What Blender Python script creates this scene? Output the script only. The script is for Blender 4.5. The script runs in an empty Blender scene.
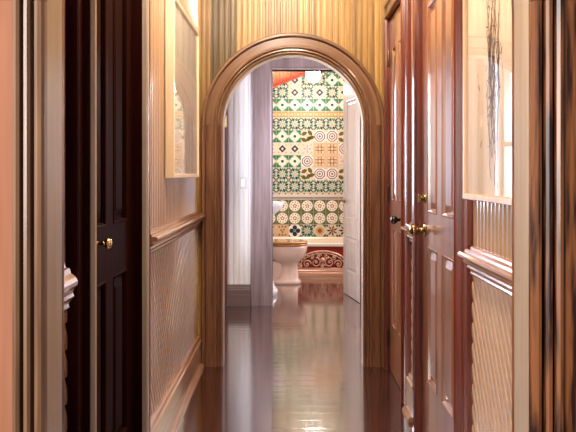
import bpy, bmesh, math, random
from mathutils import Vector, Matrix
random.seed(7)
S = bpy.context.scene
COL = S.collection
PI = math.pi

# ---------------------------------------------------------------- materials
def new_mat(name):
    m = bpy.data.materials.new(name); m.use_nodes = True
    nt = m.node_tree; nt.nodes.clear()
    out = nt.nodes.new('ShaderNodeOutputMaterial')
    return m, nt, out

def principled(nt, out, **kw):
    b = nt.nodes.new('ShaderNodeBsdfPrincipled')
    for k, v in kw.items():
        b.inputs[k].default_value = v
    nt.links.new(b.outputs[0], out.inputs[0])
    return b

def plain(name, col, rough=.4, metal=0., coat=0., spec=.5):
    m, nt, out = new_mat(name)
    principled(nt, out, **{'Base Color': (*col, 1), 'Roughness': rough, 'Metallic': metal,
                           'Coat Weight': coat, 'Coat Roughness': .08, 'Specular IOR Level': spec})
    return m

def math_node(nt, op, a, b=None):
    n = nt.nodes.new('ShaderNodeMath'); n.operation = op
    for i, v in enumerate((a, b)):
        if v is None: continue
        if isinstance(v, (int, float)): n.inputs[i].default_value = v
        else: nt.links.new(v, n.inputs[i])
    return n.outputs[0]

def wood(name, dark, light, axis='Z', grain=(14., .7), rough=.32, coat=.7, coat_rough=.12,
         board=None, vary=.0, bump=.12, contrast=(.35, .65), distort=1.2, fine=.35, seam=None, wear=None, spec=.5, coat_ior=1.5):
    """varnished timber; grain runs along axis; board = (axis, pitch) gives every board its own tone"""
    m, nt, out = new_mat(name)
    L = nt.links.new
    b = principled(nt, out, **{'Roughness': rough, 'Coat Weight': coat, 'Coat Roughness': coat_rough, 'Specular IOR Level': spec, 'Coat IOR': coat_ior})
    tc = nt.nodes.new('ShaderNodeTexCoord')
    src = tc.outputs['UV'] if axis == 'UV' else tc.outputs['Object']
    sc = {'X': (grain[1], grain[0], grain[0]), 'Y': (grain[0], grain[1], grain[0]),
          'Z': (grain[0], grain[0], grain[1]), 'UV': (grain[1], grain[0], 1)}[axis]
    mp = nt.nodes.new('ShaderNodeMapping'); mp.inputs['Scale'].default_value = sc
    L(src, mp.inputs['Vector'])
    vec = mp.outputs[0]
    rnd = None
    if board:
        sx = nt.nodes.new('ShaderNodeSeparateXYZ'); L(src, sx.inputs[0])
        q = math_node(nt, 'DIVIDE', sx.outputs['XYZ'.index(board[0])], board[1])
        fl = math_node(nt, 'FLOOR', q)
        wn = nt.nodes.new('ShaderNodeTexWhiteNoise'); wn.noise_dimensions = '1D'
        L(fl, wn.inputs['W']); rnd = wn.outputs['Value']
        off = nt.nodes.new('ShaderNodeVectorMath'); off.operation = 'ADD'
        cx = nt.nodes.new('ShaderNodeCombineXYZ')
        mu = math_node(nt, 'MULTIPLY', rnd, 37.)
        for i in range(3): L(mu, cx.inputs[i])
        L(vec, off.inputs[0]); L(cx.outputs[0], off.inputs[1]); vec = off.outputs[0]
    n1 = nt.nodes.new('ShaderNodeTexNoise'); n1.inputs['Scale'].default_value = 1.; n1.inputs['Detail'].default_value = 5
    n1.inputs['Distortion'].default_value = distort; L(vec, n1.inputs['Vector'])
    n2 = nt.nodes.new('ShaderNodeTexNoise'); n2.inputs['Scale'].default_value = 6.; n2.inputs['Detail'].default_value = 3
    L(vec, n2.inputs['Vector'])
    mix = math_node(nt, 'ADD', math_node(nt, 'MULTIPLY', n1.outputs[0], 1 - fine), math_node(nt, 'MULTIPLY', n2.outputs[0], fine))
    cr = nt.nodes.new('ShaderNodeValToRGB')
    cr.color_ramp.elements[0].position = contrast[0]; cr.color_ramp.elements[0].color = (*dark, 1)
    cr.color_ramp.elements[1].position = contrast[1]; cr.color_ramp.elements[1].color = (*light, 1)
    L(mix, cr.inputs[0]); colr = cr.outputs[0]
    if board and vary:
        hs = nt.nodes.new('ShaderNodeHueSaturation')
        v = math_node(nt, 'ADD', math_node(nt, 'MULTIPLY', rnd, vary * 2), 1 - vary)
        L(v, hs.inputs['Value']); L(colr, hs.inputs['Color']); colr = hs.outputs[0]
    if wear:
        n3 = nt.nodes.new('ShaderNodeTexNoise'); n3.inputs['Scale'].default_value = wear[1]; n3.inputs['Detail'].default_value = 6
        L(src, n3.inputs['Vector'])
        r3 = nt.nodes.new('ShaderNodeValToRGB'); r3.color_ramp.elements[0].position = .45; r3.color_ramp.elements[1].position = .62
        L(n3.outputs[0], r3.inputs[0])
        mx = nt.nodes.new('ShaderNodeMix'); mx.data_type = 'RGBA'
        L(r3.outputs[0], mx.inputs[0]); L(colr, mx.inputs[6]); mx.inputs[7].default_value = (*wear[0], 1); colr = mx.outputs[2]
    if seam:
        sx2 = nt.nodes.new('ShaderNodeSeparateXYZ'); L(src, sx2.inputs[0])
        fr = math_node(nt, 'FRACT', math_node(nt, 'DIVIDE', sx2.outputs['XYZ'.index(seam[0])], seam[1]))
        g = math_node(nt, 'LESS_THAN', fr, seam[2])
        mx = nt.nodes.new('ShaderNodeMix'); mx.data_type = 'RGBA'
        L(g, mx.inputs[0]); L(colr, mx.inputs[6]); mx.inputs[7].default_value = (.008, .004, .003, 1); colr = mx.outputs[2]
    L(colr, b.inputs['Base Color'])
    if bump:
        bp = nt.nodes.new('ShaderNodeBump'); bp.inputs['Strength'].default_value = bump; bp.inputs['Distance'].default_value = .004
        L(mix, bp.inputs['Height']); L(bp.outputs[0], b.inputs['Normal'])
        if coat: L(bp.outputs[0], b.inputs['Coat Normal'])
    return m

def floor_material():
    m = wood('dark_floorboards', (.022, .004, .003), (.065, .015, .008), axis='X', grain=(16., .9), rough=.3, coat=0,
             board=('Y', .105), vary=.35, bump=0, seam=('Y', .105, .025))
    nt = m.node_tree; L = nt.links.new
    b = [n for n in nt.nodes if n.type == 'BSDF_PRINCIPLED'][0]
    b.inputs['Roughness'].default_value = .17
    b.inputs['Specular IOR Level'].default_value = .9
    b.inputs['Coat Weight'].default_value = 1.; b.inputs['Coat IOR'].default_value = 2.3; b.inputs['Coat Roughness'].default_value = .09
    tc = nt.nodes.new('ShaderNodeTexCoord')
    mp = nt.nodes.new('ShaderNodeMapping'); mp.inputs['Scale'].default_value = (3.5, 26, 1); L(tc.outputs['Object'], mp.inputs[0])
    n = nt.nodes.new('ShaderNodeTexNoise'); n.inputs['Scale'].default_value = 1; n.inputs['Detail'].default_value = 3
    L(mp.outputs[0], n.inputs[0])
    sx = nt.nodes.new('ShaderNodeSeparateXYZ'); L(tc.outputs['Object'], sx.inputs[0])
    fr = math_node(nt, 'FRACT', math_node(nt, 'DIVIDE', sx.outputs[1], .105))
    ed = math_node(nt, 'ABSOLUTE', math_node(nt, 'SUBTRACT', fr, .5))
    ed = math_node(nt, 'POWER', math_node(nt, 'MULTIPLY', ed, 2.), 10.)
    h = math_node(nt, 'SUBTRACT', math_node(nt, 'MULTIPLY', n.outputs[0], .8), math_node(nt, 'MULTIPLY', ed, .55))
    bp = nt.nodes.new('ShaderNodeBump'); bp.inputs['Strength'].default_value = .12; bp.inputs['Distance'].default_value = .004
    L(h, bp.inputs['Height']); L(bp.outputs[0], b.inputs['Normal']); L(bp.outputs[0], b.inputs['Coat Normal'])
    return m

def glass_material():
    m, nt, out = new_mat('picture_glass')
    t = nt.nodes.new('ShaderNodeBsdfTransparent'); g = nt.nodes.new('ShaderNodeBsdfGlossy'); g.inputs['Roughness'].default_value = .01
    f = nt.nodes.new('ShaderNodeFresnel'); ge = nt.nodes.new('ShaderNodeNewGeometry')
    ior = math_node(nt, 'SUBTRACT', 1.5, math_node(nt, 'MULTIPLY', ge.outputs['Backfacing'], 1.5 - 1 / 1.5))   # same reflectance on entering and leaving the pane
    nt.links.new(ior, f.inputs['IOR'])
    mx = nt.nodes.new('ShaderNodeMixShader')
    nt.links.new(f.outputs[0], mx.inputs[0]); nt.links.new(t.outputs[0], mx.inputs[1]); nt.links.new(g.outputs[0], mx.inputs[2])
    nt.links.new(mx.outputs[0], out.inputs[0])
    return m

def glow(name, col, s):
    m, nt, out = new_mat(name)
    e = nt.nodes.new('ShaderNodeEmission'); e.inputs[0].default_value = (*col, 1); e.inputs[1].default_value = s
    nt.links.new(e.outputs[0], out.inputs[0]); return m

GD, GL = (.20, .085, .016), (.42, .215, .055)          # golden varnished pine
MD, ML = (.04, .005, .0025), (.15, .023, .009)          # red mahogany
M = {}
M['gold_board'] = wood('golden_beadboard', (.21, .105, .026), (.42, .25, .075), 'Z', board=('X', .038), vary=.28, rough=.45, coat=.2, coat_rough=.25, bump=.03)
M['wall_board'] = wood('tan_beadboard', (.31, .185, .10), (.43, .27, .155), 'Z', grain=(9, .6), rough=.3, coat=1., coat_ior=1.7, bump=.0, contrast=(.25, .75), coat_rough=.14)
M['wains_board'] = wood('tan_wainscot', (.38, .235, .15), (.53, .36, .25), 'Z', grain=(9, .8), rough=.3, coat=1., coat_ior=1.7, bump=.0, contrast=(.25, .75), coat_rough=.14)
M['rail'] = wood('rail_wood', (.22, .09, .04), (.42, .22, .11), 'Y', rough=.28, coat=1., coat_rough=.1, coat_ior=1.7)
M['casing'] = wood('mahogany_casing', MD, ML, 'Z', rough=.3, coat=.7, coat_rough=.1, coat_ior=1.6)
M['casing_light'] = wood('oak_arch_casing', (.10, .044, .021), (.235, .122, .062), 'UV', grain=(16, .9), rough=.3, coat=.6, contrast=(.38, .6))
M['near_casing'] = wood('grained_arch_casing', (.022, .003, .001), (.23, .078, .024), 'UV', grain=(15, 1.1), rough=.4, coat=.25, coat_rough=.2, contrast=(.44, .55), distort=2.2)
M['near_pale'] = wood('sheen_pale_arch_casing', (.25, .10, .055), (.34, .15, .085), 'UV', grain=(11, .8), rough=.75, coat=0, spec=.2, contrast=(.3, .7))  # washed-out sheen on the left leg is put into this pale colour
M['near_mould'] = wood('brown_arch_moulding', (.10, .045, .022), (.24, .125, .065), 'UV', grain=(16, .9), rough=.4, coat=.3, coat_rough=.2)
M['arch_leg'] = wood('red_brown_arch_leg', (.095, .034, .015), (.225, .105, .05), 'UV', grain=(16, .9), rough=.3, coat=.6, contrast=(.38, .6))
M['dark_board'] = wood('dark_olive_beadboard', (.065, .037, .006), (.13, .078, .014), 'Z', rough=.45, coat=.2, coat_rough=.25)  # darker olive tone for one strip of boards
M['jamb'] = wood('jamb_lining', (.34, .25, .18), (.48, .38, .29), 'UV', grain=(10, .6), rough=.35, coat=.7)
M['door'] = wood('mahogany_door', (.12, .032, .010), (.28, .105, .035), 'Z', rough=.28, coat=1., coat_rough=.1, coat_ior=2.1, bump=.05)
M['dark_door'] = wood('shaded_dark_door', (.006, .001, .0005), (.020, .0035, .0015), 'Z', rough=.5, coat=.0, spec=.02)  # shade on the left door is put into this near-black colour, against the lamps
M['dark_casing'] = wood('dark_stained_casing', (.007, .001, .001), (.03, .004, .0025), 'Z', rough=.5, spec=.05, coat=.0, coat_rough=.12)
M['pale_bead'] = wood('highlight_pale_bead', (.42, .34, .28), (.60, .52, .45), 'Z', rough=.3, coat=1., coat_ior=1.7)  # pale colour paints the glossy highlight along the bead
M['base_v'] = wood('mauve_baseboard', (.10, .058, .05), (.17, .11, .095), 'X', rough=.35, coat=.6)
M['vest_board'] = wood('white_beadboard', (.60, .57, .56), (.72, .69, .68), 'Z', rough=.35, coat=.4)
M['vest_casing'] = wood('grey_brown_casing', (.10, .062, .056), (.20, .135, .125), 'Z', rough=.35, coat=.6)  # even mauve-grey brown over the whole casing
M['bath_door'] = wood('pale_painted_door', (.27, .20, .155), (.38, .30, .245), 'Z', rough=.35, coat=.5)
M['floor'] = floor_material()
M['ceiling'] = wood('ceiling_boards', (.30, .17, .06), (.45, .28, .12), 'Y', rough=.5, coat=.2, seam=('X', .08, .05))
M['bath_ceiling'] = wood('orange_ceiling_boards', (.52, .17, .07), (.68, .27, .13), 'Y', rough=.5, coat=.2)
M['red_trim'] = plain('red_painted_trim', (.62, .05, .02), .35)
M['plaster'] = plain('cream_plaster', (.66, .58, .47), .7)
M['brass'] = plain('aged_brass', (.30, .22, .11), .16, 1.)
M['bright_brass'] = plain('polished_brass', (.85, .62, .30), .15, 1.)
M['black_metal'] = plain('blackened_metal', (.05, .045, .035), .18, .9)
M['chrome'] = plain('worn_nickel', (.75, .72, .66), .2, 1.)
M['hinge'] = plain('dark_bronze', (.10, .07, .04), .35, 1.)
M['frame'] = wood('pale_frame_wood', (.42, .26, .14), (.58, .40, .25), 'Z', rough=.35, coat=.4)
M['frame_cream'] = wood('cream_frame_wood', (.66, .52, .36), (.80, .66, .48), 'Z', rough=.35, coat=.4)
M['paper'] = plain('print_paper', (.74, .60, .46), .8)
M['ink'] = plain('sepia_ink', (.10, .055, .035), .8)
M['glass'] = glass_material()
M['porcelain'] = plain('pink_white_porcelain', (.78, .56, .48), .12, 0, .6)
M['white_porc'] = plain('white_porcelain', (.82, .80, .82), .12, 0, .6)
M['seat'] = wood('varnished_toilet_seat', (.25, .09, .02), (.55, .26, .07), 'X', rough=.2, coat=.9)
M['tub_red'] = wood('red_stained_panel', (.17, .006, .004), (.28, .013, .008), 'X', rough=.25, coat=.8)
M['copper'] = plain('copper_scroll', (.72, .44, .32), .32, .6)
M['tub_white'] = plain('tub_enamel', (.80, .74, .64), .15, 0, .5)
M['switch'] = plain('switch_plate', (.55, .49, .44), .4)
M['switch_w'] = plain('switch_toggle', (.86, .83, .80), .35)
M['lamp'] = glow('lit_glass_globe', (1., .93, .80), 45.)
# tile glazes
def glaze(n, c): M[n] = plain('glaze_' + n, c, .38, 0, 0, .3)
for n, c in dict(cream=(.62, .585, .49), green=(.035, .20, .115), dkgreen=(.012, .075, .045), teal=(.08, .30, .26), black=(.012, .012, .02),
                 olive=(.09, .10, .012), olivebg=(.13, .15, .06), purple=(.15, .11, .19), lav=(.40, .33, .42), tan=(.58, .42, .26), brown=(.22, .085, .025),
                 yellow=(.48, .38, .18), orange=(.62, .30, .08), red=(.45, .06, .04), pale=(.66, .58, .50), white=(.78, .74, .66), navy=(.015, .02, .05),
                 ltgreen=(.30, .46, .28), sage=(.40, .42, .20), grout=(.55, .50, .42)).items(): glaze(n, c)

# ---------------------------------------------------------------- mesh builder
class MB:
    def __init__(s): s.v = []; s.f = []; s.m = []; s.sm = []; s.uv = {}
    def add(s, verts, faces, mi=0, smooth=False):
        o = len(s.v); s.v += [tuple(p) for p in verts]
        for f in faces: s.f.append([o + i for i in f]); s.m.append(mi); s.sm.append(smooth)
        return o
    def box(s, x0, x1, y0, y1, z0, z1, mi=0):
        v = [(x, y, z) for z in (z0, z1) for y in (y0, y1) for x in (x0, x1)]
        s.add(v, [(0, 2, 3, 1), (4, 5, 7, 6), (0, 1, 5, 4), (2, 6, 7, 3), (0, 4, 6, 2), (1, 3, 7, 5)], mi)
    def boxm(s, P, u0, u1, z0, z1, d0, d1, mi=0):
        v = [P(u, z, d) for d in (d0, d1) for z in (z0, z1) for u in (u0, u1)]
        s.add(v, [(0, 2, 3, 1), (4, 5, 7, 6), (0, 1, 5, 4), (2, 6, 7, 3), (0, 4, 6, 2), (1, 3, 7, 5)], mi)
    def sweep(s, path, n, prof, mi=0, caps=True, smooth=False):
        """path: (point, outward); profile (u outward, v along n), closed loop; UV = (length, u)"""
        n = Vector(n); k = len(prof); o = len(s.v); L = 0; prev = None
        per = [0]
        for i in range(k): per.append(per[-1] + math.dist(prof[i], prof[(i + 1) % k]))
        Ls = []
        for p, w in path:
            p = Vector(p); w = Vector(w)
            if prev is not None: L += (p - prev).length
            prev = p; Ls.append(L)
            for u, v in prof: s.v.append(tuple(p + w * u + n * v))
        for i in range(len(path) - 1):
            for j in range(k):
                a = o + i * k + j; b = o + i * k + (j + 1) % k
                s.uv[len(s.f)] = [(Ls[i], per[j]), (Ls[i], per[j + 1]), (Ls[i + 1], per[j + 1]), (Ls[i + 1], per[j])]
                s.f.append([a, b, b + k, a + k]); s.m.append(mi); s.sm.append(smooth)
        if caps:
            for base in (o, o + (len(path) - 1) * k):
                s.f.append([base + j for j in range(k)]); s.m.append(mi); s.sm.append(False)
    def rings(s, rings, mi=0, smooth=True, cap=(True, True)):
        k = len(rings[0]); o = len(s.v)
        for r in rings: s.v += [tuple(p) for p in r]
        for i in range(len(rings) - 1):
            for j in range(k):
                a = o + i * k + j; b = o + i * k + (j + 1) % k
                s.f.append([a, b, b + k, a + k]); s.m.append(mi); s.sm.append(smooth)
        if cap[0]: s.f.append([o + j for j in range(k)][::-1]); s.m.append(mi); s.sm.append(False)
        if cap[1]: s.f.append([o + (len(rings) - 1) * k + j for j in range(k)]); s.m.append(mi); s.sm.append(False)
    def lathe(s, prof, o, axis, seg=20, mi=0):
        o = Vector(o); a = Vector(axis).normalized()
        b = a.orthogonal().normalized(); c = a.cross(b)
        s.rings([[o + a * h + (b * math.cos(t) + c * math.sin(t)) * r for t in [2 * PI * q / seg for q in range(seg)]] for r, h in prof], mi)
    def tube(s, pts, r, seg=6, mi=0):
        pts = [Vector(p) for p in pts]; R = []
        up = None
        for i, p in enumerate(pts):
            t = (pts[min(i + 1, len(pts) - 1)] - pts[max(i - 1, 0)]).normalized()
            b = t.cross(Vector((0, 1, 0.01))).normalized(); c = t.cross(b)
            rr = r[i] if isinstance(r, (list, tuple)) else r
            R.append([p + (b * math.cos(q * 2 * PI / seg) + c * math.sin(q * 2 * PI / seg)) * rr for q in range(seg)])
        s.rings(R, mi)
    def build(s, name, mats, parent=None, origin=None, bevel=0, kind=None, fix=True):
        if not isinstance(mats, (list, tuple)): mats = [mats]
        if origin is None:
            r = parent
            while r is not None and r.parent is not None: r = r.parent
            origin = Vector(r.get('_o', (0, 0, 0))) if r is not None else Vector((0, 0, 0))
        origin = Vector(origin)
        me = bpy.data.meshes.new(name)
        me.from_pydata([tuple(Vector(p) - origin) for p in s.v], [], s.f)
        for m in mats: me.materials.append(m)
        me.polygons.foreach_set('material_index', s.m); me.polygons.foreach_set('use_smooth', s.sm)
        if s.uv:
            ul = me.uv_layers.new(name='UVMap')
            for fi, uvs in s.uv.items():
                p = me.polygons[fi]
                for k, li in enumerate(p.loop_indices): ul.data[li].uv = uvs[k]
        if fix:
            bm = bmesh.new(); bm.from_mesh(me); bmesh.ops.recalc_face_normals(bm, faces=bm.faces); bm.to_mesh(me); bm.free()
        me.update()
        o = bpy.data.objects.new(name, me); COL.objects.link(o)
        if parent is not None: o.parent = parent
        else: o.location = origin; o['_o'] = tuple(origin)
        if bevel:
            b = o.modifiers.new('bevel', 'BEVEL'); b.width = bevel; b.segments = 2; b.limit_method = 'ANGLE'; b.angle_limit = .6
        if kind: o['kind'] = kind
        return o

def thing(name, label, cat, loc, group=None):
    o = bpy.data.objects.new(name, None); COL.objects.link(o); o.location = loc; o['_o'] = tuple(loc)
    o['label'] = label; o['category'] = cat
    if group: o['group'] = group
    return o

ST = 'structure'
# ---------------------------------------------------------------- geometry constants (metres, camera over the origin looking along +Y)
H = 1.25
XL, XR = -.59, .655            # corridor wall faces
YN, YF = 1.214, 4.19           # near and far arch faces (camera side)
R, SPR, CT = .457, 1.578, .08   # arch radius, spring height, wall thickness
CF = .033                      # far arch centre x
CEIL = 2.95

# ---------------------------------------------------------------- floor and ceiling
b = MB(); b.box(-3., 3., -3., 9., -.12, 0); b.build('floor', M['floor'], kind=ST)
b = MB(); b.box(-.8, .9, 1.294, 6.2, CEIL, CEIL + .1); b.build('ceiling', M['ceiling'], kind=ST)

# ---------------------------------------------------------------- beadboard
BEAD = [(0, -.007), (.001, -.0015), (.004, 0), (.012, .0005), (.022, 0), (.0265, -.001), (.0285, -.007)]
def bead_points(a0, a1, pitch=.038):
    k = pitch / .038; n0 = math.floor(a0 / pitch); pts = []
    for i in range(n0, math.ceil(a1 / pitch) + 1):
        for s_, d in BEAD:
            p = i * pitch + s_ * k
            if a0 < p < a1: pts.append((p, d))
    return [(a0, 0)] + pts + [(a1, 0)]

def bead_panel(name, mat, P, u0, u1, z0, z1, angle=0, pitch=.038, parent=None, kind=ST):
    """P(u, z, d): u along the wall, d out of it; boards lean by angle from the vertical"""
    mb = MB()
    if abs(angle) < 1e-6:
        pts = bead_points(u0, u1, pitch)
        for (a, da), (c, dc) in zip(pts, pts[1:]):
            mb.add([P(a, z0, da), P(c, z0, dc), P(c, z1, dc), P(a, z1, da)], [(0, 1, 2, 3)])
    else:
        bm = bmesh.new(); ca, sa = math.cos(angle), math.sin(angle)
        Lx = (u1 - u0) + (z1 - z0) + 1
        pts = bead_points(-Lx, Lx, pitch); cu, cz = (u0 + u1) / 2, (z0 + z1) / 2
        vs = []
        for a, d in pts:
            vs.append([bm.verts.new((cu + a * ca - t * sa, cz + a * sa + t * ca, d)) for t in (-Lx, Lx)])
        for v, w in zip(vs, vs[1:]): bm.faces.new((v[0], w[0], w[1], v[1]))
        for co, no in (((u0, 0, 0), (-1, 0, 0)), ((u1, 0, 0), (1, 0, 0)), ((0, z0, 0), (0, -1, 0)), ((0, z1, 0), (0, 1, 0))):
            bmesh.ops.bisect_plane(bm, geom=bm.verts[:] + bm.edges[:] + bm.faces[:], plane_co=co, plane_no=no, clear_outer=True)
        bm.verts.index_update()
        mb.add([P(v.co.x, v.co.y, v.co.z) for v in bm.verts], [[v.index for v in f.verts] for f in bm.faces]); bm.free()
    return mb.build(name, mat, parent, kind=kind)

PL = lambda u, z, d: (XL + d, u, z)
PR = lambda u, z, d: (XR - d, u, z)

# ---------------------------------------------------------------- arch walls
def arch_wall(name, y0, x0, x1, top, cx, mat, dark=None):
    rc = R + .04
    def low(x): return SPR + math.sqrt(max(0, rc * rc - (x - cx) ** 2)) if abs(x - cx) < rc else 0
    pts = bead_points(x0, x1)
    extra = [(cx + rc * math.cos(PI * i / 60), None) for i in range(61)]
    xs = sorted(pts + [(x, None) for x, _ in extra], key=lambda q: q[0])
    full = []
    for i, (x, d) in enumerate(xs):
        if d is None:
            l = max([p for p in pts if p[0] <= x], key=lambda p: p[0]); r = min([p for p in pts if p[0] >= x], key=lambda p: p[0])
            t = 0 if r[0] == l[0] else (x - l[0]) / (r[0] - l[0]); d = l[1] + (r[1] - l[1]) * t
        full.append((x, d))
    mb = MB(); e = 1e-5
    for (a, da), (c, dc) in zip(full, full[1:]):
        if c - a < 1e-7: continue
        mid = (a + c) / 2
        la, lc = (low(a), low(c)) if abs(mid - cx) < rc else (0, 0)
        if abs(mid - cx) < rc: la, lc = max(la, SPR), max(lc, SPR)
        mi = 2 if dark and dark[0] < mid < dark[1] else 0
        mb.add([(a, y0 - da, la), (c, y0 - dc, lc), (c, y0 - dc, top), (a, y0 - da, top)], [(0, 1, 2, 3)], mi)
        mb.add([(a, y0 + CT, la), (c, y0 + CT, lc), (c, y0 + CT, top), (a, y0 + CT, top)], [(3, 2, 1, 0)], 1)
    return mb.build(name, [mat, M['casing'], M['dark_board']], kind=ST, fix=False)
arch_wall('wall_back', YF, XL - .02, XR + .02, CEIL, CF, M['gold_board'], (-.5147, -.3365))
arch_wall('wall_front', YN, -2.2, 2.2, CEIL, 0, M['wall_board'])

def arch_path(cx, y, r=R, seg=48):
    return ([((cx - r, y, 0), (-1, 0, 0)), ((cx - r, y, SPR), (-1, 0, 0))],
            [((cx - r * math.cos(PI * i / seg), y, SPR + r * math.sin(PI * i / seg)), (-math.cos(PI * i / seg), 0, math.sin(PI * i / seg))) for i in range(seg + 1)],
            [((cx + r, y, SPR), (1, 0, 0)), ((cx + r, y, 0), (1, 0, 0))])
# casing profile: u outward from the opening edge, v out of the wall
CAS = [(0, -.001), (0, .013), (.004, .018), (.010, .020), (.016, .018), (.0165, .003), (.022, .003), (.0225, .020), (.027, .024), (.033, .023),
       (.0335, .006), (.0385, .006), (.039, .026), (.044, .030), (.050, .028), (.054, .020), (.103, .020), (.1035, .004), (.110, .004), (.1105, .025), (.116, .031), (.126, .031), (.131, .025), (.132, -.001)]
CAS = [(u * 1.07, v) for u, v in CAS]
def arch_trim(name, cx, y, mat, leg_mats):
    l, a, r = arch_path(cx, y)
    mb = MB(); mb.sweep(a, (0, -1, 0), CAS); root = mb.build(name, mat, kind=ST)
    for pth, m in ((l, leg_mats[0]), (r[::-1], leg_mats[1])):
        (p0, w0), (p1, w1) = pth
        pth = [(p0, w0), ((p1[0], p1[1], p1[2] - .0015), w1)]
        k = next(i for i, q in enumerate(CAS) if abs(q[0] - .054 * 1.07) < 1e-6)
        mb = MB(); mb.sweep(pth, (0, -1, 0), CAS[:k + 1] + [(.054 * 1.07, -.001)]); mb.build('arch_leg_moulding', m[0], root, kind=ST)
        mb = MB(); mb.sweep(pth, (0, -1, 0), [(.054 * 1.07, -.001)] + CAS[k:]); mb.build('arch_leg', m[1], root, kind=ST)
    mb = MB(); mb.sweep(l + a[1:-1] + r, (0, 1, 0), [(0, 0), (0, CT), (.03, CT), (.03, 0)])
    mb.build('arch_lining', M['jamb'], root, kind=ST)
    mb = MB(); mb.sweep(l + a[1:-1] + r, (0, 1, 0), [(u, CT + v) for u, v in CAS]); mb.build('arch_back_casing', mat, root, kind=ST)
    return root
arch_trim('trim_1', CF, YF, M['casing_light'], ((M['arch_leg'],) * 2, (M['arch_leg'],) * 2))
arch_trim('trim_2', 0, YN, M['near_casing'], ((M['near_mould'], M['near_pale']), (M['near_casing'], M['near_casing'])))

# ---------------------------------------------------------------- corridor side walls
ZR = 1.0
def side_wall(name, P, spans, solid, doors, sgn):
    mb = MB()
    mb.box(*solid)
    w = mb.build(name, M['wall_board'], kind=ST)
    for u0, u1 in spans:
        bead_panel('beadboard', M['wall_board'], P, u0, u1, .95, CEIL, parent=w)
        bead_panel('wainscot', M['wains_board'], P, u0, u1, .10, .95, angle=sgn * .55, parent=w)
    for u0, u1, zt in doors:
        bead_panel('beadboard', M['wall_board'], P, u0, u1, zt, CEIL, parent=w)
    return w
side_wall('wall_left', PL, [(1.30, 1.72), (2.60, YF)], (-.80, -.66, 1.294, 6.2 - 1.93, 0, CEIL), [(1.70, 2.62, 2.28)], 1)
side_wall('wall_right', PR, [(1.30, 2.30), (3.20, 3.43)], (.74, .88, 1.294, 4.27, 0, CEIL), [(2.28, 3.24, 2.28), (3.40, 4.20, 2.28)], -1)

RAIL = [(-.01, 1.0), (.048, 1.0), (.056, .996), (.058, .989), (.055, .982), (.040, .978), (.036, .968), (.036, .955), (.024, .950), (.022, .940),
        (.022, .928), (.016, .924), (.014, .915), (.006, .908), (-.01, .907)]
BASE = [(-.01, .0), (.048, .0), (.048, .012), (.042, .022), (.030, .026), (.026, .030), (.026, .165), (.030, .170), (.030, .178), (.020, .184), (.018, .196), (.010, .204), (-.01, .206)]
tn = [3]
REED = [(-.01, 1.0), (.006, 1.0), (.011, .997), (.013, .989), (.026, .990), (.031, .987), (.033, .979), (.050, .980), (.056, .975), (.057, .968), (.052, .962), (.037, .961), (.034, .954), (.038, .949), (.036, .942),
        (.024, .940), (.021, .933), (.024, .927), (.021, .921), (.013, .919), (.011, .911), (.013, .905), (.010, .899), (-.01, .898)]
def trim(kind_name, P, u0, u1, prof, mat):
    mb = MB()
    A = Vector(P(u0, 0, 0)); B = Vector(P(u1, 0, 0)); N = Vector(P(u0, 0, 1)) - A
    mb.sweep([(A, N), (B, N)], (0, 0, 1), prof)
    return mb.build(kind_name, mat, kind=ST)
def nt_():
    n = 'trim_%d' % tn[0]; tn[0] += 1; return n
trim(nt_(), PL, 1.30, 1.62, [(-.01, 1.045), (.012, 1.04), (.016, 1.028), (.024, 1.028), (.028, 1.016), (.037, 1.014), (.041, 1.002), (.053, .992), (.058, .982), (.057, .972), (.048, .962), (.046, .952), (.049, .944), (.040, .932), (.034, .924), (.037, .916), (.026, .902), (.022, .890), (.024, .882), (.010, .870), (-.01, .866)], M['rail'])
trim(nt_(), PL, 2.622, YF - .032, [(u, z + .016) for u, z in REED], M['rail'])
trim(nt_(), PR, 1.30, 2.258, REED, M['rail'])
trim(nt_(), PR, 3.232, 3.398, REED, M['rail'])
trim('baseboard_left', PL, 2.622, YF - .032, BASE, M['rail'])
trim('baseboard_left', PL, 1.30, 1.70, BASE, M['rail'])
trim('baseboard_right', PR, 1.30, 2.258, BASE, M['rail'])
trim('baseboard_right', PR, 3.232, 3.398, BASE, M['rail'])

# ---------------------------------------------------------------- doors and their casings
DCAS = [(0, -.05), (0, .020), (.002, .030), (.007, .037), (.014, .037), (.020, .032), (.026, .022), (.029, .013), (.085, .016), (.088, .012), (.091, .016), (.096, .026), (.108, .029), (.117, .026), (.120, .018), (.120, -.01)]
def door_casing(name, P, u0, u1, z1, mat, k=1.0, bead=None):
    A = lambda u, z: Vector(P(u, z, 0))
    du = (A(1, 0) - A(0, 0)); up = Vector((0, 0, 1)); N = Vector(P(0, 0, 1)) - A(0, 0)
    path = [(A(u0, 0), -du), (A(u0, z1), -du + up), (A(u1, z1), du + up), (A(u1, 0), du)]
    mb = MB(); mb.sweep(path, N, [(u * k, v) for u, v in DCAS])
    o = mb.build(name, mat, kind=ST)
    if bead:
        mb = MB(); mb.sweep(path, N, [(.0, .018), (.0005, .036), (.004, .044), (.010, .046), (.017, .043), (.021, .034), (.021, .02)]); mb.build('casing_bead', bead, o, kind=ST)
    return o

def knob(mb, o, n, mi=0, r=.027):
    mb.lathe([(r * 1.15, 0), (r * 1.15, .004), (r * .9, .009), (r * .42, .012), (r * .38, .034), (r * .7, .040), (r, .052), (r * .98, .062), (r * .7, .072), (.004, .076)], o, n, 18, mi)

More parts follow.
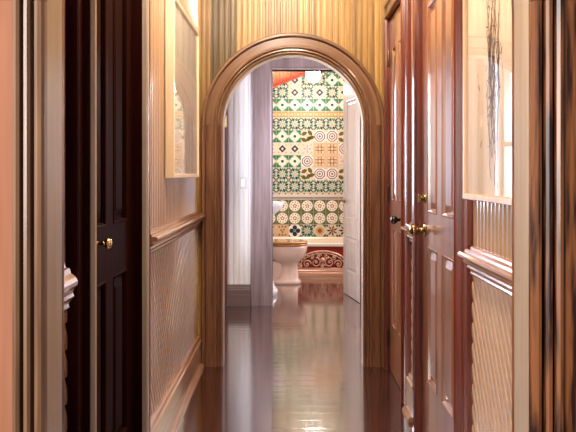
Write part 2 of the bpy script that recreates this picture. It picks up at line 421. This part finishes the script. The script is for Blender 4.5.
def make_door(name, P, w, h, cols, rows, mat, th=.04, stile=.095, mull=.085):
    """P(u, z, d) with d out of the visible face; rows = [(z0, z1)...] panel rows"""
    mb = MB()
    pw = (w - 2 * stile - (cols - 1) * mull) / cols
    us = [(stile + i * (pw + mull), stile + i * (pw + mull) + pw) for i in range(cols)]
    mb.boxm(P, 0, stile, .006, h, -th, 0); mb.boxm(P, w - stile, w, .006, h, -th, 0)
    zs = [.006] + [z for r in rows for z in r] + [h]
    for z0, z1 in zip(zs[0::2], zs[1::2]): mb.boxm(P, stile, w - stile, z0, z1, -th, 0)
    for i in range(cols - 1):
        for z0, z1 in rows: mb.boxm(P, us[i][1], us[i + 1][0], z0, z1, -th, 0)
    d = mb.build(name, mat, kind=ST, bevel=.0)
    for u0, u1 in us:
        for z0, z1 in rows:
            mb = MB(); rects = [(0, 0), (.004, .003), (.009, 0), (.013, -.012), (.020, -.013), (.050, -.003), (.052, -.003)]
            if u1 - u0 < .13: rects = [(0, 0), (.003, .003), (.007, 0), (.010, -.012), (.014, -.013), (.032, -.004), (.033, -.004)]
            rg = [[P(u0 + i, z0 + i, dd), P(u1 - i, z0 + i, dd), P(u1 - i, z1 - i, dd), P(u0 + i, z1 - i, dd)] for i, dd in rects]
            mb.rings(rg, smooth=False, cap=(False, True))
            mb.boxm(P, u0, u1, z0, z1, -th + .006, -.02)
            mb.build('panel', mat, d, kind=ST)
    return d
def hinges(d, P, u, zs):
    for z in zs:
        mb = MB(); mb.lathe([(.003, -.058), (.007, -.053), (.0075, -.05), (.0075, .05), (.007, .053), (.003, .058)], P(u, z, .006), (0, 0, 1), 10)
        mb.boxm(P, u - .018, u + .018, z - .045, z + .045, -.001, .002)
        mb.build('hinge', M['hinge'], d, kind=ST)

DXR = .652
# far right door
PA = lambda u, z, d: (DXR - d, 3.525 + u, z)
dA = make_door('door_1', PA, .58, 2.24, 2, [(.31, .92), (1.09, 2.04)], M['door'], stile=.10, mull=.10)
mb = MB(); mb.boxm(PA, .025, .068, .955, 1.055, 0, .004); mb.build('lock_plate', M['chrome'], dA, kind=ST, bevel=.001)
mb = MB(); knob(mb, PA(.047, 1.0, .004), (-1, 0, 0), r=.024); mb.build('knob', M['black_metal'], dA, kind=ST)
hinges(dA, PA, .585, (.21, 1.13, 2.0))
door_casing('trim_%d' % tn[0], PR, 3.52, 4.11, 2.25, M['casing'], .99); tn[0] += 1
# near right door
PB = lambda u, z, d: (DXR - d, 2.405 + u, z)
dB = make_door('door_2', PB, .70, 2.24, 2, [(.285, .915), (1.075, 2.04)], M['door'], stile=.115, mull=.09)
mb = MB(); knob(mb, PB(.635, .99, 0), (-1, 0, 0), r=.028); mb.build('knob', M['brass'], dB, kind=ST)
mb = MB(); mb.lathe([(.022, 0), (.022, .006), (.016, .012), (.008, .013), (.008, .022), (.003, .023)], PB(.635, 1.14, 0), (-1, 0, 0), 16)
mb.boxm(PB, .630, .640, 1.12, 1.16, .02, .034); mb.build('deadbolt_turn', M['brass'], dB, kind=ST)
door_casing('trim_%d' % tn[0], PR, 2.40, 3.11, 2.25, M['casing'], 1.0); tn[0] += 1
# left door
PC = lambda u, z, d: (-.605 + d, 1.84 + u, z)
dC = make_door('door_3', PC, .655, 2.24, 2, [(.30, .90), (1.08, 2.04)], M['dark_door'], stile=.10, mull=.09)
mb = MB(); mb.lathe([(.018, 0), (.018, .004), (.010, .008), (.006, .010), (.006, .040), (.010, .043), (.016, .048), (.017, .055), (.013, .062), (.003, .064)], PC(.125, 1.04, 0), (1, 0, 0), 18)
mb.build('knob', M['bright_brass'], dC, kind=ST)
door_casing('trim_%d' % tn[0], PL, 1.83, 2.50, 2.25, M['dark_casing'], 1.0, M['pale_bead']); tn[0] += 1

# ---------------------------------------------------------------- vestibule beyond the arch
YV = 6.15
w = MB()
w.box(-.80, -.62, 4.27, 4.6, 0, CEIL); w.box(-.80, -.62, 5.75, YV, 0, CEIL); w.box(-.80, -.62, 4.6, 5.75, 0, .75); w.box(-.80, -.62, 4.6, 5.75, 2.3, CEIL)
w.build('wall_hall_left', M['vest_board'], kind=ST)
w = MB(); w.box(.80, .92, 4.27, YV, 0, CEIL); w.build('wall_hall_right', M['vest_board'], kind=ST)
wf = MB()
for a in ((4.6, 4.66, .75, 2.3), (5.69, 5.75, .75, 2.3), (4.66, 5.69, .75, .81), (4.66, 5.69, 2.24, 2.3), (4.66, 5.69, 1.50, 1.54)):
    wf.box(-.74, -.68, *a)
wo = wf.build('window_1', M['vest_casing'], kind=ST)
mb = MB(); mb.box(-.714, -.709, 4.66, 5.69, .81, 2.24); mb.build('window_pane', M['glass'], wo, kind=ST)
# wall with the bathroom doorway
DX0, DX1, DZ = -.147, .70, 2.26
w = MB(); w.box(-.8, DX0 - .0, YV, YV + .1, 0, CEIL); w.box(DX1, 1.2, YV, YV + .1, 0, CEIL); w.box(DX0, DX1, YV, YV + .1, DZ, CEIL)
bw = w.build('wall_hall_back', M['plaster'], kind=ST)
PV = lambda u, z, d: (u, YV - .006 - d, z)
bead_panel('beadboard', M['vest_board'], PV, -.62, -.34, .18, CEIL, pitch=.052, parent=bw)
# doorway casing with wide flat face
VC = [(0, -.11), (0, .018), (.004, .022), (.014, .024), (.022, .020), (.026, .016), (.165, .018), (.170, .014), (.176, .018), (.182, .030), (.196, .034), (.208, .030), (.213, .020), (.213, -.01)]
A = lambda u, z: Vector(PV(u, z, 0))
mb = MB(); mb.sweep([(A(DX0, 0), (-1, 0, 0)), (A(DX0, DZ), (-1, 0, 1)), (A(DX1, DZ), (1, 0, 1)), (A(DX1, 0), (1, 0, 0))], (0, -1, 0), VC)
mb.build('trim_%d' % tn[0], M['vest_casing'], kind=ST); tn[0] += 1
trim('baseboard_back', PV, -.62, -.362, [(-.01, 0), (.03, 0), (.03, .15), (.024, .158), (.024, .168), (.014, .178), (.012, .198), (-.01, .2)][::1], M['base_v'])
# corner post at the left with its hinge
mb = MB(); mb.box(-.622, -.578, YV - .06, YV - .005, 0, CEIL); cp = mb.build('trim_%d' % tn[0], M['casing'], kind=ST, bevel=.006); tn[0] += 1
mb = MB(); mb.lathe([(.004, -.06), (.010, -.055), (.012, .055), (.004, .06)], (-.596, YV - .066, 1.76), (0, 0, 1), 10)
mb.box(-.612, -.582, YV - .064, YV - .0595, 1.71, 1.81); mb.build('hinge', M['bright_brass'], cp, kind=ST)
# switch
t = thing('light_switch', 'small rocker switch plate on the white beadboard left of the bathroom doorway', 'light switch', (-.432, YV - .006, 1.17))
mb = MB(); mb.box(-.466, -.398, YV - .014, YV - .006, 1.115, 1.232); mb.build('switch_plate', M['switch'], t, bevel=.002)
mb = MB(); mb.box(-.448, -.416, YV - .021, YV - .0135, 1.14, 1.208); mb.build('switch_rocker', M['switch_w'], t, bevel=.002)

# ---------------------------------------------------------------- bathroom
YB = 8.80; BX0, BX1 = -.62, 1.05
YT = 7.95                      # tub front
bz = lambda x: 2.501 + (x + .1925) * .387
w = MB(); w.box(BX0 - .1, BX0, YV + .1, YB + .1, 0, 3.1); w.build('wall_bath_left', M['plaster'], kind=ST)
w = MB()
for a in ((YV + .1, 6.95, 0, 3.1), (7.75, YB + .1, 0, 3.1), (6.95, 7.75, 0, .7), (6.95, 7.75, 2.1, 3.1)): w.box(BX1, BX1 + .1, *a)
w.build('wall_bath_right', M['plaster'], kind=ST)
wf = MB()
for a in ((6.95, 7.0, .7, 2.1), (7.7, 7.75, .7, 2.1), (7.0, 7.7, .7, .75), (7.0, 7.7, 2.05, 2.1), (7.0, 7.7, 1.38, 1.42)): wf.box(BX1 + .03, BX1 + .07, *a)
wo = wf.build('added_window_2', M['vest_casing'], kind=ST)  # added window, unseen behind the door, lets fill light into the bathroom
mb = MB(); mb.box(BX1 + .045, BX1 + .05, 7.0, 7.7, .75, 2.05); mb.build('window_pane', M['glass'], wo, kind=ST)  # pane of the added window
# sloping boarded ceiling: beads run along Y
slope = math.atan(.387)
PS = lambda u, y, d: (BX0 + u * math.cos(slope) + d * math.sin(slope), y, bz(BX0) + u * math.sin(slope) - d * math.cos(slope))
bead_panel('ceiling_bath', M['bath_ceiling'], PS, 0, 1.82, YV + .1, YB, pitch=.05)
mb = MB(); mb.sweep([((BX0, YB, bz(BX0)), (0, -1, 0)), ((BX1, YB, bz(BX1)), (0, -1, 0))], (0, 0, 1), [(0, -.045), (.02, -.045), (.03, -.03), (.03, .02), (0, .02)])
mb.build('trim_%d' % tn[0], M['red_trim'], kind=ST); tn[0] += 1

TN = ['grout', 'cream', 'green', 'dkgreen', 'teal', 'black', 'olive', 'olivebg', 'purple', 'lav', 'tan', 'brown', 'yellow', 'orange', 'red', 'pale', 'white', 'navy', 'ltgreen', 'sage']
TI = {n: i for i, n in enumerate(TN)}
def tile_wall():
    mb = MB(); P = .1709
    mb.box(BX0, BX1, YB, YB + .1, 0, 3.1, 0)
    lay = [0]
    def poly(cx, cz, pts, col, k):
        y = YB - .006 - .0006 * k
        mb.add([(cx + x * P, y, cz + z * P) for x, z in pts], [list(range(len(pts)))], TI[col])
    def reg(n, r, rot=0, x=0, z=0, sx=1): return [(x + sx * r * math.cos(rot + 2 * PI * i / n), z + r * math.sin(rot + 2 * PI * i / n)) for i in range(n)]
    def rect(x0, x1, z0, z1): return [(x0, z0), (x1, z0), (x1, z1), (x0, z1)]
    def petal(a, r0, r1, wd): 
        c, s_ = math.cos(a), math.sin(a); m = (r0 + r1) / 2
        q = [(r0, 0), ((r0 + m) / 2, wd * .8), (m, wd), ((m + r1) / 2, wd * .8), (r1, 0), ((m + r1) / 2, -wd * .8), (m, -wd), ((r0 + m) / 2, -wd * .8)]
        return [(x * c - y * s_, x * s_ + y * c) for x, y in q]
    def tile(kind, cx, cz):
        T = lambda pts, col, k: poly(cx, cz, pts, col, k)
        e = .485
        bg = dict(A='cream', B='cream', C='cream', L='pale', O='white', X='pale', T='tan', M='olivebg', Z='tan', K='white', S='cream', F='cream')[kind]
        T(rect(-e, e, -e, e), bg, 0)
        if kind == 'A':
            for i in range(8):
                a = i * PI / 4
                T(petal(a + PI / 8, .20, .53, .085), 'green' if i % 2 else 'navy', 1)
                T(petal(a, .27, .48 if i % 2 == 0 else .62, .065), 'teal' if i % 2 == 0 else 'dkgreen', 1)
            for sx in (-1, 1):
                for sz in (-1, 1): T([(sx * e, sz * e), (sx * (e - .13), sz * e), (sx * e, sz * (e - .13))], 'dkgreen', 1)
            T(reg(12, .19), 'teal', 1); T(reg(12, .15), 'cream', 2); T(reg(8, .09), 'yellow', 3)
        elif kind == 'B':
            T(reg(4, .38), 'pale', 1); T(reg(4, .31), 'navy', 2); T(reg(4, .12), 'cream', 3)
            for i in range(4): T(reg(4, .09, 0, .43 * math.cos(PI / 4 + i * PI / 2), .43 * math.sin(PI / 4 + i * PI / 2)), 'sage', 1)
        elif kind == 'C':
            for sx in (-1, 1):
                for sz in (-1, 1): T([(sx * e, sz * e), (sx * .06, sz * e), (sx * .16, sz * .37), (sx * .37, sz * .16), (sx * e, sz * .06)], 'green', 1)
            for i in range(8): T(petal(i * PI / 4, .10, .40, .085), 'white', 2)
            for i in range(8): T(petal(i * PI / 4 + PI / 8, .26, .36, .02), 'ltgreen', 2)
            T(reg(12, .12), 'dkgreen', 3)
            for sx in (-1, 1):
                for sz in (-1, 1): T(petal(math.atan2(sz, sx), .5, .64, .04), 'dkgreen', 2)
        elif kind == 'L':
            for a, x, z in ((.5, -.25, .22), (2.2, .22, .28), (.9, .1, -.2), (2.6, -.28, -.28), (.3, .34, -.1)):
                T([(px + x, pz + z) for px, pz in petal(a, -.27, .27, .16)], 'olive', 1)
            T(reg(6, .07, 0, -.02, .02), 'yellow', 2)
        elif kind == 'O':
            T(reg(8, .46, PI / 8), 'purple', 1); T(reg(8, .37, PI / 8), 'white', 2); T(reg(8, .28, PI / 8), 'purple', 3); T(reg(8, .19), 'white', 4); T(reg(4, .12), 'purple', 5)
            for sx in (-1, 1):
                for sz in (-1, 1): T(reg(4, .07, 0, sx * .42, sz * .42), 'lav', 1)
        elif kind == 'X':
            for i in range(4): T(petal(i * PI / 2, .03, .36, .06), 'lav', 1)
            for i in range(4): T(petal(PI / 4 + i * PI / 2, .3, .58, .06), 'tan', 1)
        elif kind == 'T':
            for s_ in (-.13, .13):
                T(rect(s_ - .03, s_ + .03, -.36, .36), 'brown', 1); T(rect(-.36, .36, s_ - .03, s_ + .03), 'brown', 2)
            for i in range(4): T(reg(8, .08, 0, .36 * math.cos(PI / 4 + i * PI / 2), .36 * math.sin(PI / 4 + i * PI / 2)), 'pale', 3)
            T(reg(4, .12), 'pale', 3)
        elif kind == 'M':
            T(reg(28, .44), 'white', 1)
            for i in range(9): T(reg(7, .045, 0, .31 * math.cos(i * 2 * PI / 9), .31 * math.sin(i * 2 * PI / 9)), 'dkgreen', 2)
            for i in range(5): T(reg(7, .06, 0, .12 * math.cos(i * 2 * PI / 5 + .3), .12 * math.sin(i * 2 * PI / 5 + .3)), 'red' if i % 2 else 'brown', 2)
        elif kind == 'Z':
            for x, z in ((-.25, .3), (0, .32), (.25, .3), (-.1, .05), (.12, .08), (0, -.1), (-.25, -.33), (0, -.33), (.25, -.33)):
                T(reg(6, .085, .3, x, z), 'brown', 1)
        elif kind == 'K':
            for i in range(4): T(reg(14, .185, 0, .26 * math.cos(i * PI / 2), .26 * math.sin(i * PI / 2)), 'navy', 1)
            for sx in (-1, 1):
                for sz in (-1, 1): T([(sx * e, sz * e), (sx * .3, sz * e), (sx * e, sz * .3)], 'navy', 1)
            T(reg(8, .1), 'teal', 2)
        elif kind == 'S':
            for i in range(12): T(petal(i * PI / 6, .1, .42, .085), 'tan', 1)
            T(reg(14, .26), 'orange', 2); T(reg(12, .17), 'brown', 3)
            for sx in (-1, 1):
                for sz in (-1, 1): T([(sx * e, sz * e), (sx * .22, sz * e), (sx * e, sz * .22)], 'dkgreen', 1)
        elif kind == 'F':
            for i in range(7): T(petal(i * 2 * PI / 7 + .4, .08, .46, .07), ['dkgreen', 'olive', 'brown', 'navy'][i % 4], 1)
            T(reg(8, .12), 'red', 2)
            for sx in (-1, 1):
                for sz in (-1, 1): T(reg(6, .09, 0, sx * .4, sz * .4), 'dkgreen', 1)
    px = .01375
    X0 = (282.4 - 288) * px          # centre of the first visible column
    zz = lambda y: 1.25 + (175 - y) * px
    rows = [(43.2, 'ABABAB'), (55.6, 'CCCCCC'), (68, 'AAAAAA'), (80.2, 'ABAACC'), (92.6, 'ABABAB'), (105.0, 'CCCCCC'), (123.9, 'AAAAAA'), (136.4, 'CCLOOL'), (148.8, 'BBXTTO'), (161.3, 'CCOTTX'),
            (173.9, 'AALOOL'), (186.4, 'AAAAAA'), (205.8, 'MMMMMM'), (218.2, 'MMMMMM'), (230.7, 'ZKASFF')]
    for y, pat in rows:
        for c in range(-3, 8):
            cx = X0 + c * P
            if cx - P / 2 < BX0 - .03 or cx + P / 2 > BX1 + .03: continue
            if zz(y) + P / 2 > bz(cx) - .0 and zz(y) - P / 2 > bz(cx): continue
            k = pat[c] if 0 <= c < 6 else (pat[0] if c < 0 else pat[5])
            tile(k, cx, zz(y))
    # two border courses
    n = 11
    for c in range(-3, 8):
        cx = X0 + c * P; z = zz(114.45)
        T = lambda pts, col, k: poly(cx, z, pts, col, k)
        T(rect(-.485, .485, -.225, .225), 'yellow', 0)
        for s_ in (-.24, .26):
            T(reg(10, .13, 0, s_, 0, 1.5), 'orange', 1); T(reg(8, .07, 0, s_, 0, 1.5), 'cream', 2)
        T(rect(-.485, .485, .17, .2), 'olive', 1); T(rect(-.485, .485, -.2, -.17), 'olive', 1)
        z = zz(196.1)
        T(rect(-.485, .485, -.24, .24), 'cream', 0)
        T(rect(-.485, .485, -.20, -.07), 'purple', 1)
        for i in range(8): T(reg(4, .045, 0, -.42 + i * .12, -.135), 'lav', 2)
        for s_ in (-.25, .25): T([(s_ - .1, .24), (s_ + .1, .24), (s_, .1)], 'brown', 1)
    return mb.build('wall_tiled_back', [M[n] for n in TN], kind=ST, fix=False)
tile_wall()

# bathtub
t = thing('bathtub', 'built-in bathtub behind a red panel with copper scrollwork, below the tiled wall', 'bathtub', (.2, YT, 0))
mb = MB()
ZT = .405; x0, x1, y0, y1 = BX0 + .005, BX1 - .005, YT, YB - .01
def rr(xa, xb, ya, yb, r, z, n=6):
    pts = []
    for cx, cy, a0 in ((xb - r, yb - r, 0), (xa + r, yb - r, PI / 2), (xa + r, ya + r, PI), (xb - r, ya + r, 1.5 * PI)):
        for i in range(n + 1): pts.append((cx + r * math.cos(a0 + i * PI / 2 / n), cy + r * math.sin(a0 + i * PI / 2 / n), z))
    return pts
mb.rings([rr(x0, x1, y0 + .03, y1, .01, .0), rr(x0, x1, y0 + .03, y1, .01, ZT - .045), rr(x0, x1, y0 - .012, y1, .012, ZT - .04), rr(x0, x1, y0 - .016, y1, .014, ZT - .012), rr(x0 + .004, x1 - .004, y0 - .008, y1 - .004, .016, ZT),
          rr(x0 + .07, x1 - .07, y0 + .06, y1 - .06, .12, ZT), rr(x0 + .085, x1 - .085, y0 + .075, y1 - .075, .12, ZT - .02), rr(x0 + .14, x1 - .2, y0 + .12, y1 - .12, .12, .09)], cap=(True, True), smooth=False)
mb.build('basin', M['tub_white'], t)
mb = MB(); mb.box(x0, x1, YT, YT + .028, .0, ZT - .046); mb.build('apron_panel', M['tub_red'], t)
mb = MB(); mb.sweep([((x0, YT, 0), (0, -1, 0)), ((x1, YT, 0), (0, -1, 0))], (0, 0, 1), [(0, 0), (.025, 0), (.025, .035), (.018, .042), (.022, .05), (.022, .068), (.010, .078), (0, .08)])
mb.build('base_moulding', M['copper'], t)
mb = MB()
cx, zb, rx, rz = .43, .09, .325, .215
yy = YT - .008
arc = lambda k, n=40, a0=0, a1=PI: [(cx + rx * k * math.cos(a0 + (a1 - a0) * i / n), yy, zb + rz * k * math.sin(a0 + (a1 - a0) * i / n)) for i in range(n + 1)]
mb.tube(arc(1.0), .011); mb.tube(arc(.88), .007)
for i in range(15):
    a = PI * (i + .5) / 15; mb.tube([(cx + rx * .9 * math.cos(a), yy, zb + rz * .9 * math.sin(a)), (cx + rx * .98 * math.cos(a + .06), yy, zb + rz * .98 * math.sin(a + .06))], .006)
def spiral(x, z, r, a0, turns, sg=1, w=.009):
    n = 26; pts = []; ws = []
    for i in range(n + 1):
        q = i / n; rr_ = r * (1 - .82 * q); a = a0 + sg * turns * 2 * PI * q
        pts.append((x + rr_ * math.cos(a), yy, z + rr_ * math.sin(a))); ws.append(w * (1 - .4 * q))
    mb.tube(pts, ws)
    mb.lathe([(.001, -.012), (.012, -.006), (.014, 0), (.014, .008)], (x, yy, z), (0, 1, 0), 8)
for sg in (-1, 1):
    spiral(cx + sg * .085, zb + .075, .062, PI / 2, 1.4, sg)
    spiral(cx + sg * .195, zb + .055, .052, 0 if sg < 0 else PI, 1.3, -sg)
    spiral(cx + sg * .135, zb + .135, .036, PI, 1.2, sg, .007)
    spiral(cx + sg * .045, zb + .155, .030, 0, 1.2, -sg, .007)
    spiral(cx + sg * .275, zb + .03, .028, PI, 1.2, sg, .007)
    spiral(cx + sg * .40, zb + .05, .055, 0 if sg > 0 else PI, 1.4, sg)
    spiral(cx + sg * .375, zb + .135, .036, PI / 2, 1.2, -sg, .007)
    spiral(cx + sg * .50, zb + .04, .04, PI / 2, 1.2, -sg)
spiral(cx, zb + .03, .03, 0, 1.2, 1)
mb.lathe([(.002, -.02), (.026, -.014), (.032, 0), (.032, .008)], (cx, yy, zb + .105), (0, 1, 0), 12)
mb.tube([(cx - .57, yy, zb), (cx + .57, yy, zb)], .009)
mb.build('scrollwork', M['copper'], t)

# toilet, seen from the side, facing right
TY = 7.41
t = thing('toilet', 'pinkish white toilet with a wooden seat, in front of the bathtub', 'toilet', (-.1, TY, 0))
def ell(cx, cy, rx, ry, z, n=28, p=2.3):
    r_ = []
    for i in range(n):
        a = 2 * PI * i / n; c, s_ = math.cos(a), math.sin(a)
        r_.append((cx + rx * math.copysign(abs(c) ** (2 / p), c), cy + ry * math.copysign(abs(s_) ** (2 / p), s_), z))
    return r_
mb = MB()
mb.rings([ell(-.035, TY, .185, .125, 0, p=3.2), ell(-.035, TY, .185, .125, .032, p=3.2), ell(-.03, TY, .165, .11, .045, p=3), ell(.005, TY, .118, .095, .06, p=2.8), ell(.008, TY, .108, .09, .16, p=2.6),
          ell(.004, TY, .112, .092, .235, p=2.5), ell(-.005, TY, .145, .115, .255), ell(-.01, TY, .185, .145, .285), ell(-.01, TY, .212, .165, .33), ell(-.01, TY, .228, .178, .38), ell(-.01, TY, .234, .183, .415), ell(-.01, TY, .236, .185, .435),
          ell(-.01, TY, .225, .175, .438), ell(-.01, TY, .17, .12, .435), ell(-.01, TY, .13, .09, .33), ell(0, TY, .06, .05, .28)])
mb.box(-.42, -.18, TY - .10, TY + .10, .25, .43); mb.box(-.30, -.05, TY - .07, TY + .07, .0, .26)
mb.build('bowl', M['porcelain'], t)
mb = MB(); mb.box(-.60, -.41, TY - .24, TY + .24, .40, .78); mb.build('tank', M['porcelain'], t, bevel=.02)
mb = MB(); mb.box(-.612, -.40, TY - .25, TY + .25, .78, .815); mb.build('tank_lid', M['porcelain'], t, bevel=.01)
mb = MB(); mb.rings([ell(-.015, TY, .235, .185, .438), ell(-.015, TY, .243, .192, .444), ell(-.015, TY, .243, .192, .458), ell(-.015, TY, .236, .186, .464)]); mb.build('seat', M['seat'], t)
mb = MB(); mb.rings([ell(-.02, TY, .236, .186, .466), ell(-.02, TY, .244, .193, .470), ell(-.02, TY, .244, .193, .484), ell(-.02, TY, .232, .182, .492)]); mb.build('lid', M['seat'], t)

# pedestal wash basin
SY = 6.78
t = thing('wash_basin', 'white pedestal wash basin just showing behind the left doorway casing', 'sink', (-.30, SY, 0))
mb = MB()
mb.rings([ell(-.26, SY, .09, .09, .74), ell(-.29, SY, .13, .14, .82), ell(-.30, SY, .19, .20, .86), ell(-.32, SY, .265, .24, .90), ell(-.33, SY, .285, .25, .935), ell(-.33, SY, .288, .252, .965), ell(-.33, SY, .278, .242, .972),
          ell(-.29, SY, .20, .17, .965), ell(-.29, SY, .15, .12, .88), ell(-.29, SY, .04, .04, .84)]); mb.build('basin', M['white_porc'], t)
mb = MB(); mb.rings([ell(-.24, SY - .06, .135, .12, 0), ell(-.24, SY - .06, .132, .118, .05), ell(-.24, SY - .05, .10, .09, .09), ell(-.28, SY, .075, .07, .30), ell(-.28, SY, .08, .075, .60), ell(-.25, SY, .09, .09, .75)]); mb.build('pedestal', M['white_porc'], t)
mb = MB(); mb.lathe([(.02, 0), (.016, .05), (.014, .09)], (-.52, SY, .97), (0, 0, 1), 12); mb.tube([(-.52, SY, 1.05), (-.45, SY, 1.07), (-.40, SY, 1.04)], .010); mb.build('tap', M['chrome'], t)

# lamp
LX, LY = .305, 7.75
LZ = 2.462
t = thing('ceiling_lamp', 'lit white globe lamp hanging under the sloped orange bathroom ceiling', 'ceiling lamp', (LX, LY, bz(LX)))
mb = MB(); mb.lathe([(.05, .06), (.055, -.02), (.045, -.035), (.03, -.04), (.03, -.09)], (LX, LY, bz(LX)), (0, 0, 1), 18); mb.build('ceiling_mount', M['bright_brass'], t)
mb = MB(); mb.lathe([(.09 * math.sin(PI * i / 14) + .0005, .09 * math.cos(PI * i / 14)) for i in range(15)], (LX, LY, LZ), (0, 0, 1), 24); mb.build('lamp_globe', M['lamp'], t)

# bathroom door, standing open into the room, hinged on the right
ang = math.radians(101); o = Vector((DX1 + .002, YV + .055, 0))
ud = Vector((math.cos(ang), math.sin(ang), 0)); nd = Vector((-math.sin(ang), math.cos(ang), 0))
PD = lambda u, z, d: tuple(o + ud * u + Vector((0, 0, z)) + nd * d)
dD = make_door('door_4', PD, .60, 2.2, 1, [(.25, .62), (.80, 2.02)], M['bath_door'], stile=.11)
mb = MB(); mb.lathe([(.024, 0), (.024, .006), (.010, .01), (.010, .045), (.005, .05)], PD(.55, .98, 0), nd, 12)
mb.tube([PD(.555, .98, .042), PD(.50, .985, .048), PD(.44, .98, .044)], .010); mb.build('door_handle', M['brass'], dD, kind=ST)

# ---------------------------------------------------------------- pictures
M['white_paper'] = plain('white_print_paper', (.80, .74, .64), .8)
def picture(label, P, u0, u1, z0, z1, fmat, fw, depth, strokes, loc, paper='paper'):
    t = thing('framed_picture', label, 'picture', loc)
    mb = MB()
    r = lambda i, d: [P(u0 + i, z0 + i, d), P(u1 - i, z0 + i, d), P(u1 - i, z1 - i, d), P(u0 + i, z1 - i, d)]
    mb.rings([r(.002, .002), r(0, .004), r(0, depth - .004), r(.003, depth), r(fw - .003, depth), r(fw, depth - .004), r(fw, .004)], smooth=False, cap=(True, True))
    mb.build('frame', fmat, t)
    mb = MB(); mb.boxm(P, u0 + fw - .001, u1 - fw + .001, z0 + fw - .001, z1 - fw + .001, .008, depth - .014)
    for pts, wd in strokes:
        for (a, c), (a2, c2) in zip(pts, pts[1:]):
            U = lambda q: u0 + fw + q * (u1 - u0 - 2 * fw); Z = lambda q: z0 + fw + q * (z1 - z0 - 2 * fw)
            dx, dz = U(a2) - U(a), Z(c2) - Z(c); l = math.hypot(dx, dz) or 1; nx, nz = -dz / l * wd, dx / l * wd
            mb.add([P(U(a) + nx, Z(c) + nz, depth - .0135), P(U(a2) + nx * .8, Z(c2) + nz * .8, depth - .0135), P(U(a2) - nx * .8, Z(c2) - nz * .8, depth - .0135), P(U(a) - nx, Z(c) - nz, depth - .0135)], [(0, 1, 2, 3)], 1)
    mb.build('print', [M[paper], M['ink']], t)
    mb = MB(); mb.boxm(P, u0 + fw - .001, u1 - fw + .001, z0 + fw - .001, z1 - fw + .001, depth - .009, depth - .006); mb.build('glass', M['glass'], t)
    return t
rnd = random.Random(3)
st = []
for k in range(26):     # a loose sepia tree sketch
    x = .66 + rnd.uniform(-.06, .06); z = rnd.uniform(.0, .35); pts = []
    for i in range(9):
        pts.append((x, z)); x += rnd.uniform(-.022, .022); z += rnd.uniform(.03, .05)
    st.append((pts, rnd.uniform(.001, .0032)))
for k in range(60):
    x = .67 + rnd.gauss(0, .07); z = .30 + rnd.gauss(0, .08); a = rnd.uniform(0, PI)
    st.append(([(x, z), (x + .03 * math.cos(a), z + .02 * math.sin(a))], rnd.uniform(.001, .004)))
PRP = lambda u, z, d: (XR - .001 - d, u, z)
picture('large pale-framed picture with a brown sketch on the right wall, glass full of reflections', PRP, 1.42, 2.252, 1.165, 2.35, M['frame'], .022, .04, st, (XR, 1.84, 1.165))
st2 = [([(x / 10, .1), (x / 10 + .02, .9)], .001) for x in range(2, 9, 2)]
PLP = lambda u, z, d: (XL + .001 + d, u, z)
picture('cream-framed glazed picture on the left wall before the arch, mirroring the tiles', PLP, 3.06, 3.92, 1.235, 2.12, M['frame_cream'], .022, .045, st2, (XL, 3.49, 1.235), 'white_paper')

# ---------------------------------------------------------------- lights
def light(name, kind, loc, energy, col, size=None, rot=None, size_y=None, rad=None):
    l = bpy.data.lights.new(name, kind); l.energy = energy; l.color = col
    if kind == 'AREA':
        l.size = size
        if size_y: l.shape = 'RECTANGLE'; l.size_y = size_y
    if rad is not None: l.shadow_soft_size = rad
    o = bpy.data.objects.new(name, l); COL.objects.link(o); o.location = loc
    if rot: o.rotation_euler = rot
    return o
light('bathroom_lamp_light', 'POINT', (LX, LY, LZ - .12), 26, (1., .93, .85), rad=.09)
light('corridor_lamp_and_fill', 'POINT', (0.05, 3.0, 2.78), 52, (1., .84, .60), rad=.12)
light('corridor_lamp_and_fill', 'POINT', (-.15, 2.25, 2.78), 66, (1., .89, .74), rad=.12)  # added second lamp, unseen, lights the bead tops on the right wall
light('window_daylight', 'AREA', (-.95, 5.2, 1.55), 165, (.76, .82, 1.), 1.1, (0, -PI / 2, 0), 1.4)
light('bath_fill_light', 'AREA', (BX1 + .2, 7.35, 1.4), 38, (1., .94, .90), .7, (0, PI / 2, 0), 1.3)  # added fill through the made-up window, brightens the lower bathroom
d = Vector((.6, 2., 1.0)) - Vector((-1.65, -.9, 1.7))
light('room_window_daylight', 'AREA', (-1.65, -.9, 1.7), 90, (1., .92, .86), .9, d.to_track_quat('-Z', 'Y').to_euler(), 1.5)
w = bpy.data.worlds.new('world'); S.world = w; w.use_nodes = True
w.node_tree.nodes['Background'].inputs[0].default_value = (.9, .80, .72, 1); w.node_tree.nodes['Background'].inputs[1].default_value = .2

# ---------------------------------------------------------------- camera
c = bpy.data.cameras.new('camera'); co = bpy.data.objects.new('camera', c); COL.objects.link(co)
co.location = (0, 0, H); co.rotation_euler = (PI / 2, 0, 0)
c.sensor_width = 36; c.lens = 40; c.shift_y = -41 / 576; c.clip_start = .05
S.camera = co
S.view_settings.view_transform = 'Standard'; S.view_settings.look = 'None'; S.view_settings.exposure = 0.6; S.view_settings.gamma = 1
S.view_settings.use_curve_mapping = False
for o in list(bpy.data.objects):
    if '_o' in o: del o['_o']
